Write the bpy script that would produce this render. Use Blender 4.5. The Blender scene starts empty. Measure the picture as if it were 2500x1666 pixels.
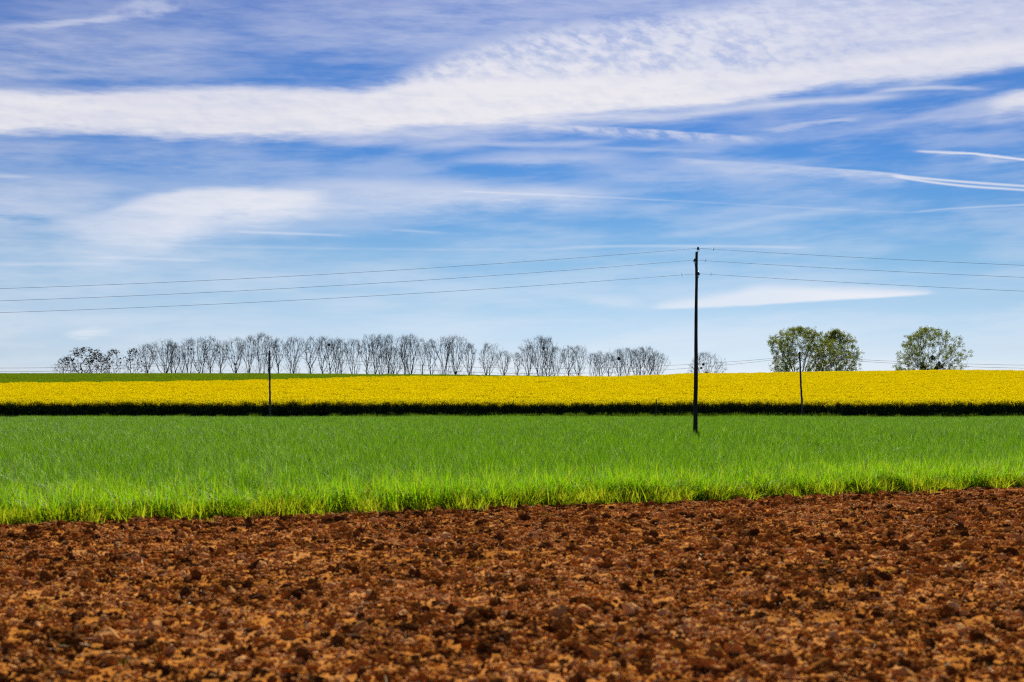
import bpy, math, random
import numpy as np
from mathutils import Vector, Matrix, Euler

S = bpy.context.scene
C = S.collection
rad = math.radians

# ------------------------------------------------------------------ camera
EYE = 1.8
PITCH = rad(2.558)
F_PX = 3472.2            # focal length in photo pixels (2500 wide)
cam_data = bpy.data.cameras.new("camera")
cam = bpy.data.objects.new("camera", cam_data)
C.objects.link(cam)
cam.location = (0, 0, EYE)
cam.rotation_euler = (rad(90) + PITCH, 0, 0)
cam_data.lens = 50
cam_data.sensor_width = 36
cam_data.clip_start = 0.1
cam_data.clip_end = 12000
cam_data.dof.use_dof = True
cam_data.dof.focus_distance = 85
cam_data.dof.aperture_fstop = 2.0
cam_data.dof.aperture_blades = 9
S.camera = cam

# ------------------------------------------------------------------ light
SUN_AZ, SUN_EL = rad(7), rad(38)
sun_dir = Vector((math.sin(SUN_AZ) * math.cos(SUN_EL), math.cos(SUN_AZ) * math.cos(SUN_EL), math.sin(SUN_EL)))
ld = bpy.data.lights.new("sun", 'SUN')
ld.energy = 5.0
ld.angle = rad(0.53)
ld.color = (1.0, 0.95, 0.86)
sun = bpy.data.objects.new("sun", ld)
C.objects.link(sun)
sun.rotation_euler = sun_dir.to_track_quat('Z', 'Y').to_euler()
sun.location = (40, 60, 80)

S.view_settings.view_transform = 'Standard'
S.view_settings.look = 'None'
S.view_settings.gamma = 1
S.view_settings.use_curve_mapping = False
S.view_settings.exposure = 0.415
S.render.engine = 'CYCLES'
S.cycles.max_bounces = 8
S.cycles.use_denoising = False
S.cycles.filter_width = 1.2
S.cycles.transparent_max_bounces = 8

# ------------------------------------------------------------------ node helper
class NB:
    """small helper that writes node maths into a node tree"""
    def __init__(s, tree):
        s.t = tree
        s.n = tree.nodes
        s.l = tree.links
    def put(s, sock, v):
        if isinstance(v, bpy.types.NodeSocket):
            s.l.new(v, sock)
        elif v is not None:
            sock.default_value = v
    def m(s, op, a, b=None, c=None, clamp=False):
        n = s.n.new('ShaderNodeMath'); n.operation = op; n.use_clamp = clamp
        for k, v in enumerate((a, b, c)):
            s.put(n.inputs[k], v)
        return n.outputs[0]
    def smooth(s, v, a, b, lo=0.0, hi=1.0):
        n = s.n.new('ShaderNodeMapRange'); n.interpolation_type = 'SMOOTHSTEP'
        for k, x in enumerate((v, a, b, lo, hi)):
            s.put(n.inputs[k], x)
        return n.outputs[0]
    def lin(s, v, a, b, lo=0.0, hi=1.0):
        n = s.n.new('ShaderNodeMapRange')
        for k, x in enumerate((v, a, b, lo, hi)):
            s.put(n.inputs[k], x)
        return n.outputs[0]
    def xyz(s, x, y, z):
        n = s.n.new('ShaderNodeCombineXYZ')
        for k, v in enumerate((x, y, z)):
            s.put(n.inputs[k], v)
        return n.outputs[0]
    def noise(s, vec, scale=1.0, detail=4.0, rough=0.55, dist=0.0):
        n = s.n.new('ShaderNodeTexNoise')
        s.put(n.inputs['Vector'], vec)
        s.put(n.inputs['Scale'], scale); s.put(n.inputs['Detail'], detail)
        s.put(n.inputs['Roughness'], rough); s.put(n.inputs['Distortion'], dist)
        return n.outputs['Fac']
    def curve(s, v, pts, handle='AUTO_CLAMPED'):
        n = s.n.new('ShaderNodeFloatCurve')
        cu = n.mapping.curves[0]
        while len(cu.points) < len(pts):
            cu.points.new(0.5, 0.5)
        for p, (x, y) in zip(cu.points, pts):
            p.location = (x, y); p.handle_type = handle
        n.mapping.use_clip = False; n.mapping.extend = 'HORIZONTAL'
        n.mapping.update()
        s.put(n.inputs['Value'], v)
        return n.outputs[0]
    def ramp(s, v, stops, interp='LINEAR'):
        n = s.n.new('ShaderNodeValToRGB'); e = n.color_ramp; e.interpolation = interp
        while len(e.elements) < len(stops):
            e.elements.new(0.5)
        for q, (p, c) in zip(e.elements, stops):
            q.position = p; q.color = (*c, 1) if len(c) == 3 else c
        s.put(n.inputs[0], v)
        return n.outputs[0]
    def mix(s, f, a, b, mode='MIX'):
        n = s.n.new('ShaderNodeMix'); n.data_type = 'RGBA'; n.blend_type = mode
        s.put(n.inputs[0], f)
        for k, v in ((6, a), (7, b)):
            s.put(n.inputs[k], (*v, 1) if isinstance(v, tuple) and len(v) == 3 else v)
        return n.outputs[2]

# ------------------------------------------------------------------ sky with cirrus, by compass bearing and height angle
def bearing(px, py):
    """bearing and elevation (degrees) of a spot measured in the photograph at 2353 px width"""
    k = 2500 / 2353
    u, v = (px * k - 1250) / F_PX, (833 - py * k) / F_PX
    fy = math.cos(PITCH) - v * math.sin(PITCH)
    fz = v * math.cos(PITCH) + math.sin(PITCH)
    return math.degrees(math.atan2(u, fy)), math.degrees(math.atan2(fz, math.hypot(u, fy)))

world = bpy.data.worlds.new("World")
S.world = world
world.use_nodes = True
wt = world.node_tree
wt.nodes.clear()
W = NB(wt)
tc = wt.nodes.new('ShaderNodeTexCoord').outputs['Generated']
sep = wt.nodes.new('ShaderNodeSeparateXYZ'); wt.links.new(tc, sep.inputs[0])
dx, dy, dz = sep.outputs
DEG = 180 / math.pi
az = W.m('MULTIPLY', W.m('ARCTAN2', dx, dy), DEG)
el = W.m('MULTIPLY', W.m('ARCSINE', W.m('MAXIMUM', W.m('MINIMUM', dz, 1.0), -1.0)), DEG)
AZR, ELR = 24.0, 20.0
an = W.lin(az, -AZR, AZR)

sky = wt.nodes.new('ShaderNodeTexSky')
sky.sky_type = 'NISHITA'
sky.sun_disc = False
sky.sun_elevation = SUN_EL
sky.sun_rotation = SUN_AZ
sky.altitude = 200
sky.air_density = 1.0
sky.dust_density = 0.6
sky.ozone_density = 2.0
SKYC = sky.outputs[0]

# streaky noises used to fray the clouds
v1 = W.xyz(W.m('MULTIPLY', az, 0.16), W.m('ADD', W.m('MULTIPLY', el, 1.0), W.m('MULTIPLY', az, -0.03)), 3.1)
n_str = W.noise(v1, 1.0, 6.0, 0.6)
v2 = W.xyz(W.m('MULTIPLY', az, 0.55), W.m('MULTIPLY', el, 3.2), 7.7)
n_fine = W.noise(v2, 1.0, 6.0, 0.62)
# mackerel cells lying on a slanted grain
v3 = W.xyz(W.m('ADD', W.m('MULTIPLY', az, 1.35), W.m('MULTIPLY', el, -0.5)),
           W.m('ADD', W.m('MULTIPLY', el, 3.1), W.m('MULTIPLY', az, 0.85)), 1.3)
n_mack = W.noise(v3, 1.0, 5.0, 0.55, 0.2)
v4 = W.xyz(W.m('MULTIPLY', az, 0.35), W.m('MULTIPLY', el, 0.75), 21.0)
n_big = W.noise(v4, 1.0, 4.0, 0.55)
elw = W.m('ADD', el, W.m('ADD', W.m('MULTIPLY', W.m('SUBTRACT', n_str, 0.5), 0.55),
                         W.m('MULTIPLY', W.m('SUBTRACT', n_fine, 0.5), 0.55)))
inwin = W.smooth(W.m('ABSOLUTE', az), 34.0, 23.0)

def edge(pts, handle='AUTO_CLAMPED'):
    out = []
    for px, py in pts:
        a, e = bearing(px, py)
        out.append(((a + AZR) / (2 * AZR), e / ELR))
    return W.m('MULTIPLY', W.curve(an, out, handle), ELR)
def strength(pts):
    pts = list(pts)
    if pts[0][1] == 0: pts.insert(0, (pts[0][0] - 70, 0.0))
    if pts[-1][1] == 0: pts.append((pts[-1][0] + 70, 0.0))
    return W.curve(an, [((bearing(px, 400)[0] + AZR) / (2 * AZR), v) for px, v in pts])

D = None
def add(d):
    global D
    D = d if D is None else W.m('SUBTRACT', W.m('ADD', D, d), W.m('MULTIPLY', D, d))
def band(top, bot, amp, st, sb, tex=None, e=None, warp=1.0):
    """a ribbon of cloud between a top and a bottom edge; st, sb are the widths of its soft rims in degrees"""
    e = elw if e is None else e
    t = W.smooth(W.m('SUBTRACT', edge(top), e), -st * .5, st * .5)
    b = W.smooth(W.m('SUBTRACT', e, edge(bot)), -sb * .5, sb * .5)
    d = W.m('MULTIPLY', W.m('MULTIPLY', t, b), strength(amp) if isinstance(amp, list) else amp)
    if tex is not None:
        d = W.m('MULTIPLY', d, tex)
    add(W.m('MULTIPLY', d, inwin))
def trail(line, amp, w, e=None):
    e = el if e is None else e
    c = edge(line, 'AUTO')
    d = W.smooth(W.m('ABSOLUTE', W.m('SUBTRACT', e, c)), w, 0.0)
    add(W.m('MULTIPLY', W.m('MULTIPLY', d, strength(amp)), inwin))

el_s = W.m('ADD', el, W.m('MULTIPLY', W.m('SUBTRACT', n_fine, 0.5), 0.16))
fib = W.lin(n_fine, 0.3, 0.7, 0.72, 1.0)
fib2 = W.lin(n_fine, 0.35, 0.65, 0.35, 1.0)
n_gap = W.m('ADD', W.m('MULTIPLY', n_mack, 0.75), W.m('MULTIPLY', n_big, 0.25))
mack = W.m('MULTIPLY', W.smooth(n_gap, 0.34, 0.62, 0.16, 1.0), W.lin(n_fine, 0.35, 0.6, 0.8, 1.0))

# the great band across the whole view
band([(-100, 208), (0, 206), (200, 212), (400, 203), (600, 202), (800, 208), (900, 200), (1000, 185), (1200, 180), (1500, 172), (1750, 160), (1900, 143), (2050, 120), (2353, 88), (2450, 78)],
     [(-100, 300), (0, 300), (200, 302), (400, 312), (560, 320), (700, 312), (900, 298), (1000, 292), (1200, 282), (1400, 266), (1600, 243), (1800, 216), (1900, 196), (2000, 186), (2100, 180), (2353, 148), (2450, 138)],
     [(-100, .9), (0, .9), (400, .86), (700, .9), (1000, .97), (1400, 1.0), (1700, .92), (2000, .84), (2353, .86), (2450, .86)], 0.55, 0.55, W.m('MULTIPLY', W.lin(n_fine, 0.3, 0.6, 0.86, 1.0), W.lin(n_mack, 0.3, 0.55, 0.9, 1.0)))
# mackerel wing above it
band([(700, 215), (860, 200), (950, 168), (1050, 125), (1200, 78), (1350, 58), (1500, 42), (1650, 20), (1800, -10), (2353, -60)],
     [(700, 215), (860, 210), (1000, 215), (1300, 205), (1500, 190), (1750, 175), (1900, 165), (2100, 150), (2353, 110)],
     [(700, 0), (850, .3), (950, .75), (1200, .9), (1550, .9), (1750, .8), (2000, .5), (2353, .35)], 1.1, 0.7, mack)
band([(880, 190), (1050, 140), (1200, 100), (1500, 70), (1700, 40), (2000, 0), (2353, -40)],
     [(880, 215), (1000, 215), (1500, 190), (1900, 165), (2353, 110)],
     [(880, 0), (1000, .5), (1500, .42), (1800, .4), (2353, .35)], 1.8, 0.6)
# violet veil at the top
band([(400, -80), (2353, -80)], [(400, 60), (700, 95), (1000, 110), (1200, 70), (1500, 60), (1800, 90), (2353, 100)],
     [(0, .02), (300, .08), (700, .22), (1100, .34), (1500, .36), (1800, .55), (2353, .55)], 0.6, 1.0, fib2)
# thin haze under and over the band at left
band([(-100, 40), (300, 55), (700, 80), (1000, 110)], [(-100, 210), (300, 170), (600, 145), (1000, 120)],
     [(-100, .26), (200, .26), (600, .16), (1000, 0)], 1.6, 1.2, fib2)
# wisps and thin trails at the top left
trail([(-60, 74), (0, 66), (120, 56), (200, 47), (300, 36), (420, 16)], [(-60, .12), (60, .3), (200, .42), (300, .16), (450, 0)], 0.2, elw)
band([(180, 40), (260, 18), (330, -10), (420, -30)], [(180, 48), (300, 40), (360, 36), (480, 0)], [(180, 0), (270, .4), (350, .4), (480, 0)], 0.4, 0.4, mack)
# skirt below the band, middle to right
band([(620, 310), (800, 302), (1000, 295), (1200, 282), (1400, 270), (1700, 240)], [(620, 322), (760, 332), (1000, 318), (1200, 305), (1400, 288), (1700, 262)],
     [(620, 0), (760, .35), (1000, .5), (1300, .42), (1600, .3), (1720, 0)], 0.4, 0.7, fib)
band([(1150, 284), (1300, 289), (1500, 298), (1700, 312), (1850, 326)], [(1150, 292), (1300, 304), (1500, 318), (1700, 329), (1850, 337)],
     [(1150, 0), (1260, .5), (1500, .52), (1700, .36), (1860, 0)], 0.1, 0.35, W.lin(n_mack, .35, .6, .3, 1.0), el_s)
trail([(880, 345), (1100, 330), (1250, 334), (1450, 322)], [(880, 0), (1050, .25), (1300, .3), (1460, 0)], 0.2, el_s)
trail([(1250, 335), (1500, 345), (1700, 352)], [(1250, 0), (1450, .22), (1700, 0)], 0.14, el_s)
# streaks under the band at right
trail([(1700, 302), (1800, 291), (1930, 273), (2000, 266)], [(1680, 0), (1800, .26), (1930, .34), (2010, 0)], 0.2, elw)
band([(1550, 262), (1800, 232), (1950, 222), (2140, 208)], [(1550, 272), (1800, 246), (1950, 236), (2140, 226)], [(1550, .35), (1800, .65), (2000, .6), (2160, 0)], 0.3, 0.35, fib, el_s)
trail([(1960, 222), (2080, 204), (2180, 202), (2280, 206)], [(1960, 0), (2080, .4), (2200, .4), (2300, 0)], 0.13, el_s)
band([(1930, 300), (2100, 268), (2200, 243), (2300, 222), (2353, 210), (2450, 196)], [(1930, 306), (2100, 292), (2200, 282), (2300, 270), (2353, 262), (2450, 250)],
     [(1930, .0), (2020, .3), (2150, .38), (2260, .5), (2353, .9), (2450, .9)], 0.35, 0.8, fib)
# old spread trail that splits in two
band([(1480, 358), (1600, 366), (1800, 379), (2000, 393), (2060, 399), (2090, 405)], [(1480, 372), (1600, 388), (1800, 404), (2000, 416), (2060, 416), (2090, 411)],
     [(1480, 0), (1580, .3), (1750, .42), (1900, .5), (2050, .66), (2100, 0)], 0.1, 0.7, fib2, el_s)
trail([(2040, 401), (2100, 408), (2200, 417), (2353, 428), (2450, 434)], [(2030, 0), (2080, .7), (2353, .6)], 0.085)
trail([(2040, 403), (2100, 413), (2200, 426), (2353, 437), (2450, 444)], [(2030, 0), (2080, .7), (2353, .6)], 0.085)
trail([(2090, 347), (2200, 352), (2290, 359), (2353, 367), (2430, 377)], [(2085, 0), (2120, .6), (2200, .7), (2353, .8)], 0.085, el_s)
band([(2100, 350), (2250, 356), (2353, 370)], [(2100, 352), (2250, 366), (2353, 378)], [(2100, 0), (2180, .3), (2300, .35), (2353, .2)], 0.1, 0.3, fib2)
# hair-thin lines
trail([(1055, 440), (1300, 450), (1560, 462), (1850, 478), (2090, 489)], [(1050, 0), (1075, .34), (1250, .3), (1500, .18), (1700, .10), (1900, .10), (2090, .08)], 0.06)
trail([(2085, 489), (2200, 479), (2353, 471), (2450, 466)], [(2080, 0), (2130, .26), (2353, .26)], 0.065)
trail([(1250, 574), (1350, 568), (1600, 566), (1870, 570)], [(1250, .1), (1400, .26), (1800, .3), (1880, 0)], 0.1)
trail([(500, 531), (640, 536), (810, 542)], [(500, 0), (600, .32), (760, .3), (820, 0)], 0.09)
trail([(880, 527), (960, 532), (1040, 537)], [(880, 0), (950, .22), (1050, 0)], 0.08)
trail([(140, 590), (300, 594), (520, 600)], [(140, 0), (260, .25), (420, .25), (540, 0)], 0.1)
trail([(-60, 610), (0, 608), (200, 607), (330, 606)], [(-60, .2), (150, .2), (340, 0)], 0.11)
trail([(-60, 405), (0, 405), (80, 407)], [(-60, .25), (30, .25), (95, 0)], 0.12)
trail([(1380, 560), (1600, 535), (1850, 492), (2100, 482)], [(1380, 0), (1600, .14), (1850, .16), (2100, 0)], 0.22)
# lower left cloud and its tail
band([(60, 530), (150, 500), (230, 490), (300, 466), (400, 443), (470, 437), (560, 436), (660, 440), (750, 446), (800, 448)],
     [(60, 535), (150, 556), (250, 574), (330, 570), (430, 545), (520, 515), (620, 500), (700, 482), (750, 458), (800, 446)],
     [(40, 0), (130, .25), (220, .5), (330, .66), (450, .86), (600, .94), (690, .86), (750, .55), (800, 0)], 0.42, 1.25, fib)
band([(-100, 474), (100, 476), (300, 470)], [(-100, 500), (100, 504), (300, 520)], [(-100, .4), (100, .34), (300, 0)], 0.5, 0.6, fib)
band([(600, 420), (800, 412), (1000, 418), (1200, 432), (1480, 424)], [(600, 500), (800, 492), (1000, 482), (1200, 470), (1480, 452)],
     [(600, .2), (760, .52), (1000, .56), (1200, .66), (1350, .46), (1540, .0)], 0.7, 0.8, fib)
band([(250, 540), (450, 525), (700, 520)], [(250, 600), (450, 580), (700, 550)], [(150, 0), (300, .18), (450, .15), (700, 0)], 1.0, 1.0, fib)
band([(900, 390), (1100, 358), (1300, 350), (1500, 350)], [(900, 395), (1100, 378), (1300, 378), (1500, 372)], [(900, 0), (1100, .3), (1300, .32), (1550, 0)], 0.5, 0.6, fib)
band([(1300, 350), (1500, 372), (1800, 392)], [(1300, 420), (1500, 410), (1800, 425)], [(1250, 0), (1450, .26), (1650, .24), (1900, 0)], 0.8, 0.8, fib)
# pale veil at left, above and below the long cloud
band([(-100, 305), (400, 330), (900, 350)], [(-100, 700), (400, 690), (900, 600)], [(-100, .22), (300, .14), (700, .06), (1000, 0)], 1.6, 3.0, fib2)
band([(-100, 560), (1000, 600), (2353, 640)], [(-100, 790), (2353, 800)], [(-100, .22), (600, .16), (1200, .08), (2353, .06)], 2.2, 2.0, fib)
# lens cloud behind the near pole
band([(1460, 708), (1540, 694), (1600, 685), (1680, 672), (1760, 657), (1820, 659), (1900, 661), (2000, 665), (2080, 668), (2170, 673)],
     [(1460, 711), (1540, 710), (1600, 708), (1680, 704), (1760, 700), (1820, 696), (1900, 691), (2000, 685), (2080, 681), (2170, 675)],
     [(1440, 0), (1520, .55), (1600, .68), (1760, .72), (1900, .88), (2060, .9), (2130, .6), (2180, 0)], 0.5, 0.13, None, el_s)
band([(1280, 670), (1500, 690)], [(1280, 690), (1500, 712)], [(1200, 0), (1400, .28), (1520, 0)], 0.5, 0.4)
band([(140, 770), (220, 755), (280, 765)], [(140, 780), (220, 776), (280, 772)], [(130, 0), (200, .5), (290, 0)], 0.35, 0.3)
# broken veil over everything: plane of cirrus at height, so it also covers the sky out of view
pl = W.m('DIVIDE', 1.0, W.m('ADD', W.m('MAXIMUM', dz, 0.0), 0.09))
vx, vy = W.m('MULTIPLY', dx, pl), W.m('MULTIPLY', dy, pl)
vp = W.xyz(W.m('MULTIPLY', vx, 0.55), W.m('MULTIPLY', vy, 1.7), 4.0)
n_pl = W.noise(vp, 1.0, 7.0, 0.6, 0.4)
out_cloud = W.m('MULTIPLY', W.smooth(n_pl, 0.5, 0.8), W.m('SUBTRACT', 0.85, W.m('MULTIPLY', inwin, 0.85)))
add(out_cloud)
veil = W.m('MULTIPLY', W.smooth(n_str, 0.36, 0.68), W.m('MULTIPLY', inwin, 0.26))
add(veil)

# clear sky, deepened as a polarised lens shows it
t_el = W.lin(el, 0.0, 90.0)
tint = W.ramp(t_el, [(0.0000, (0.293, 0.398, 0.683)), (0.0029, (0.293, 0.398, 0.683)), (0.0136, (0.280, 0.353, 0.565)), (0.0253, (0.246, 0.315, 0.483)), (0.0448, (0.194, 0.277, 0.408)), (0.0642, (0.148, 0.247, 0.365)), (0.0836, (0.099, 0.205, 0.348)), (0.1029, (0.074, 0.179, 0.343)), (0.1220, (0.059, 0.157, 0.334)), (0.1410, (0.071, 0.166, 0.333)), (0.1598, (0.083, 0.164, 0.331)), (0.1765, (0.097, 0.161, 0.323)), (0.5000, (0.092, 0.153, 0.307)), (1.0000, (0.082, 0.145, 0.291))])   # half values, doubled below
dbl = wt.nodes.new('ShaderNodeVectorMath'); dbl.operation = 'SCALE'
wt.links.new(SKYC, dbl.inputs[0]); dbl.inputs['Scale'].default_value = 2.0
clear = W.mix(1.0, dbl.outputs[0], tint, 'MULTIPLY')
cloud_col = W.ramp(t_el, [(0.0, (0.92, 0.93, 0.95)), (0.06, (0.84, 0.86, 0.94)), (0.12, (0.88, 0.855, 0.88)), (0.145, (0.84, 0.825, 0.88)), (0.18, (0.73, 0.755, 0.88)), (0.5, (0.8, 0.8, 0.9)), (1.0, (0.8, 0.8, 0.88))])
SKY_K = 0.075
CLOUD_K = W.m('MULTIPLY', 9.9, 1.0)
cl = W.mix(1.0, cloud_col, (1, 1, 1), 'MULTIPLY')
vm = wt.nodes.new('ShaderNodeVectorMath'); vm.operation = 'SCALE'
wt.links.new(cl, vm.inputs[0]); wt.links.new(CLOUD_K, vm.inputs['Scale'])
final = W.mix(W.m('MINIMUM', D, 1.0), clear, vm.outputs[0])
bg = wt.nodes.new('ShaderNodeBackground')
bg.inputs['Strength'].default_value = SKY_K
wt.links.new(final, bg.inputs['Color'])
wo = wt.nodes.new('ShaderNodeOutputWorld')
wt.links.new(bg.outputs[0], wo.inputs['Surface'])

# ================================================================== helpers for geometry
rng = np.random.default_rng(11)
random.seed(11)

def tag(o, label=None, cat=None, group=None, kind=None):
    if label: o['label'] = label
    if cat: o['category'] = cat
    if group: o['group'] = group
    if kind: o['kind'] = kind
    return o

def raw_mesh(name, verts, faces, mats=(), mat_idx=None, smooth=False):
    """verts (N,3) array; faces (M,k) array or list of such arrays"""
    me = bpy.data.meshes.new(name)
    verts = np.asarray(verts, dtype=np.float32)
    blocks = [np.asarray(f, dtype=np.int32) for f in (faces if isinstance(faces, list) else [faces]) if len(f)]
    me.vertices.add(len(verts)); me.vertices.foreach_set('co', verts.ravel())
    if blocks:
        loops = np.concatenate([b.ravel() for b in blocks])
        sizes = np.concatenate([np.full(len(b), b.shape[1], dtype=np.int32) for b in blocks])
        starts = np.concatenate([[0], np.cumsum(sizes)[:-1]]).astype(np.int32)
        me.loops.add(len(loops)); me.loops.foreach_set('vertex_index', loops)
        me.polygons.add(len(sizes)); me.polygons.foreach_set('loop_start', starts)
        me.polygons.foreach_set('loop_total', sizes)
        if mat_idx is not None:
            me.polygons.foreach_set('material_index', np.asarray(mat_idx, dtype=np.int32))
        me.polygons.foreach_set('use_smooth', np.full(len(sizes), smooth, dtype=bool))
    for m_ in mats:
        me.materials.append(m_)
    me.update(calc_edges=True)
    return me

def link(name, me, parent=None, loc=None):
    o = bpy.data.objects.new(name, me)
    C.objects.link(o)
    if parent is not None: o.parent = parent
    if loc is not None: o.location = loc
    return o

class MB:
    """collects tubes and plates, then becomes one mesh"""
    def __init__(s): s.v = []; s.f = []; s.n = 0
    def add(s, v, f):
        s.v.append(np.asarray(v, float)); s.f.append([tuple(i + s.n for i in q) for q in f]); s.n += len(v)
    def tube(s, pts, radii, sides=8, cap=True):
        pts = [Vector(p) for p in pts]
        V, F = [], []
        ref = None
        for i, p in enumerate(pts):
            d = (pts[min(i + 1, len(pts) - 1)] - pts[max(i - 1, 0)]).normalized()
            if ref is None:
                ref = Vector((1, 0, 0)) if abs(d.x) < .8 else Vector((0, 1, 0))
            a = (ref - d * ref.dot(d)).normalized(); b = d.cross(a); ref = a
            for k in range(sides):
                t = 2 * math.pi * k / sides
                V.append(p + (a * math.cos(t) + b * math.sin(t)) * radii[i])
        for i in range(len(pts) - 1):
            for k in range(sides):
                k2 = (k + 1) % sides
                F.append((i * sides + k, i * sides + k2, (i + 1) * sides + k2, (i + 1) * sides + k))
        if cap:
            F.append(tuple(range(sides))[::-1]); F.append(tuple((len(pts) - 1) * sides + k for k in range(sides)))
        s.add([tuple(v) for v in V], F)
    def build(s, name, mat, parent=None, loc=None, smooth=True):
        me = bpy.data.meshes.new(name)
        me.from_pydata(np.concatenate(s.v).tolist(), [], [q for b in s.f for q in b])
        me.materials.append(mat)
        me.polygons.foreach_set('use_smooth', np.full(len(me.polygons), smooth, dtype=bool))
        return link(name, me, parent, loc)

def sstep(x, a, b):
    t = np.clip((np.asarray(x, float) - a) / (b - a), 0, 1)
    return t * t * (3 - 2 * t)

def vnoise(x, y, seed=0):
    """smooth value noise on arrays"""
    x = np.asarray(x, float); y = np.asarray(y, float)
    xi, yi = np.floor(x).astype(np.int64), np.floor(y).astype(np.int64)
    xf, yf = x - xi, y - yi
    u, v = xf * xf * (3 - 2 * xf), yf * yf * (3 - 2 * yf)
    def h(a, b):
        n = (a * 374761393 + b * 668265263 + seed * 1442695041) & 0x7fffffff
        n = ((n ^ (n >> 13)) * 1274126177) & 0x7fffffff
        return ((n ^ (n >> 16)) & 0xffff) / 65535.0
    return (h(xi, yi) * (1 - u) + h(xi + 1, yi) * u) * (1 - v) + (h(xi, yi + 1) * (1 - u) + h(xi + 1, yi + 1) * u) * v

# ------------------------------------------------------------------ the lie of the land
def ground_z(x, y):
    x = np.asarray(x, float); y = np.asarray(y, float)
    z = 0.05 * sstep(y, 90, 154)
    z = z + 0.53 * sstep(y, 153.0, 156.4)                      # bank below the rapeseed
    s = 0.0436
    t1 = np.clip(y - 157, 0, 153)
    t2 = np.clip(y - 310, 0, 40)
    t3 = np.clip(y - 350, 0, 250)
    z = z + s * t1 + s * (t2 - t2 * t2 / 80) - 0.011 * t3
    lift = np.interp(x, [-400, -150, -60, -15, 20, 35, 50, 70, 100, 125, 200, 400],
                     [.8, .95, .95, .65, .1, -.35, -.55, -.2, .3, .05, 0, 0])
    z = z + lift * sstep(y, 225, 325)
    z = z - 4.5 * sstep(y, 600, 1500)
    return z

EDGE_X = [-60, -20, -7.7, 0, 11.3, 30, 60]
EDGE_Y = [0, 16.0, 21.4, 25.0, 31.5, 42.0, 58]
def wheat_edge(x):
    return np.interp(x, EDGE_X, EDGE_Y) + 0.22 * (vnoise(np.asarray(x) * 0.5, 0.5, 3) - .5) + 0.2 * (vnoise(np.asarray(x) * 3.1, 7.5, 4) - .5)
RAPE_X = [-300, -83, -38.8, -22.7, 11.6, 23.8, 31, 43, 55, 300]
RAPE_Y = [222, 230, 245, 263, 268, 276, 292, 330, 352, 356]
def rape_edge(x):
    return np.interp(x, RAPE_X, RAPE_Y)

# ------------------------------------------------------------------ materials
def new_mat(name):
    m = bpy.data.materials.new(name); m.use_nodes = True
    m.node_tree.nodes.clear()
    b = NB(m.node_tree)
    out = b.n.new('ShaderNodeOutputMaterial')
    return m, b, out

def island(b):
    return b.n.new('ShaderNodeNewGeometry').outputs['Random Per Island']

def leaf_mat(name, stops, trans_stops, trans=0.45, gloss=0.0, rough=0.35):
    """thin leaf: light from one side shows through to the other; every blade has its own shade of green"""
    m, b, out = new_mat(name)
    r = island(b)
    col = b.ramp(r, stops); tcol = b.ramp(r, trans_stops)
    d = b.n.new('ShaderNodeBsdfDiffuse'); b.l.new(col, d.inputs['Color'])
    t = b.n.new('ShaderNodeBsdfTranslucent'); b.l.new(tcol, t.inputs['Color'])
    mx = b.n.new('ShaderNodeMixShader'); mx.inputs[0].default_value = trans
    b.l.new(d.outputs[0], mx.inputs[1]); b.l.new(t.outputs[0], mx.inputs[2])
    sh = mx.outputs[0]
    if gloss:
        g = b.n.new('ShaderNodeBsdfGlossy'); g.inputs['Roughness'].default_value = rough
        g.inputs['Color'].default_value = (1, 1, 0.82, 1)
        fr = b.n.new('ShaderNodeFresnel'); fr.inputs['IOR'].default_value = 1.45
        m2 = b.n.new('ShaderNodeMixShader')
        b.l.new(b.m('MULTIPLY', fr.outputs[0], gloss, clamp=True), m2.inputs[0])
        b.l.new(sh, m2.inputs[1]); b.l.new(g.outputs[0], m2.inputs[2]); sh = m2.outputs[0]
    b.l.new(sh, out.inputs['Surface'])
    return m

def rough_mat(name, stops, scale=3.0, stretch=(1, 1, 1), detail=5, bump=0.0, rough=0.9, spec=0.2, per_island=0.0):
    m, b, out = new_mat(name)
    tcn = b.n.new('ShaderNodeTexCoord').outputs['Object']
    mp = b.n.new('ShaderNodeMapping'); mp.inputs['Scale'].default_value = stretch
    b.l.new(tcn, mp.inputs[0])
    n = b.noise(mp.outputs[0], scale, detail, 0.6)
    v = n
    if per_island:
        v = b.m('ADD', n, b.m('MULTIPLY', b.m('SUBTRACT', island(b), 0.5), per_island))
    col = b.ramp(v, stops)
    p = b.n.new('ShaderNodeBsdfPrincipled')
    b.l.new(col, p.inputs['Base Color'])
    p.inputs['Roughness'].default_value = rough
    p.inputs['Specular IOR Level'].default_value = spec
    if bump:
        bm_ = b.n.new('ShaderNodeBump'); bm_.inputs['Strength'].default_value = bump
        bm_.inputs['Distance'].default_value = 0.02
        b.l.new(n, bm_.inputs['Height']); b.l.new(bm_.outputs[0], p.inputs['Normal'])
    b.l.new(p.outputs[0], out.inputs['Surface'])
    return m

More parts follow.
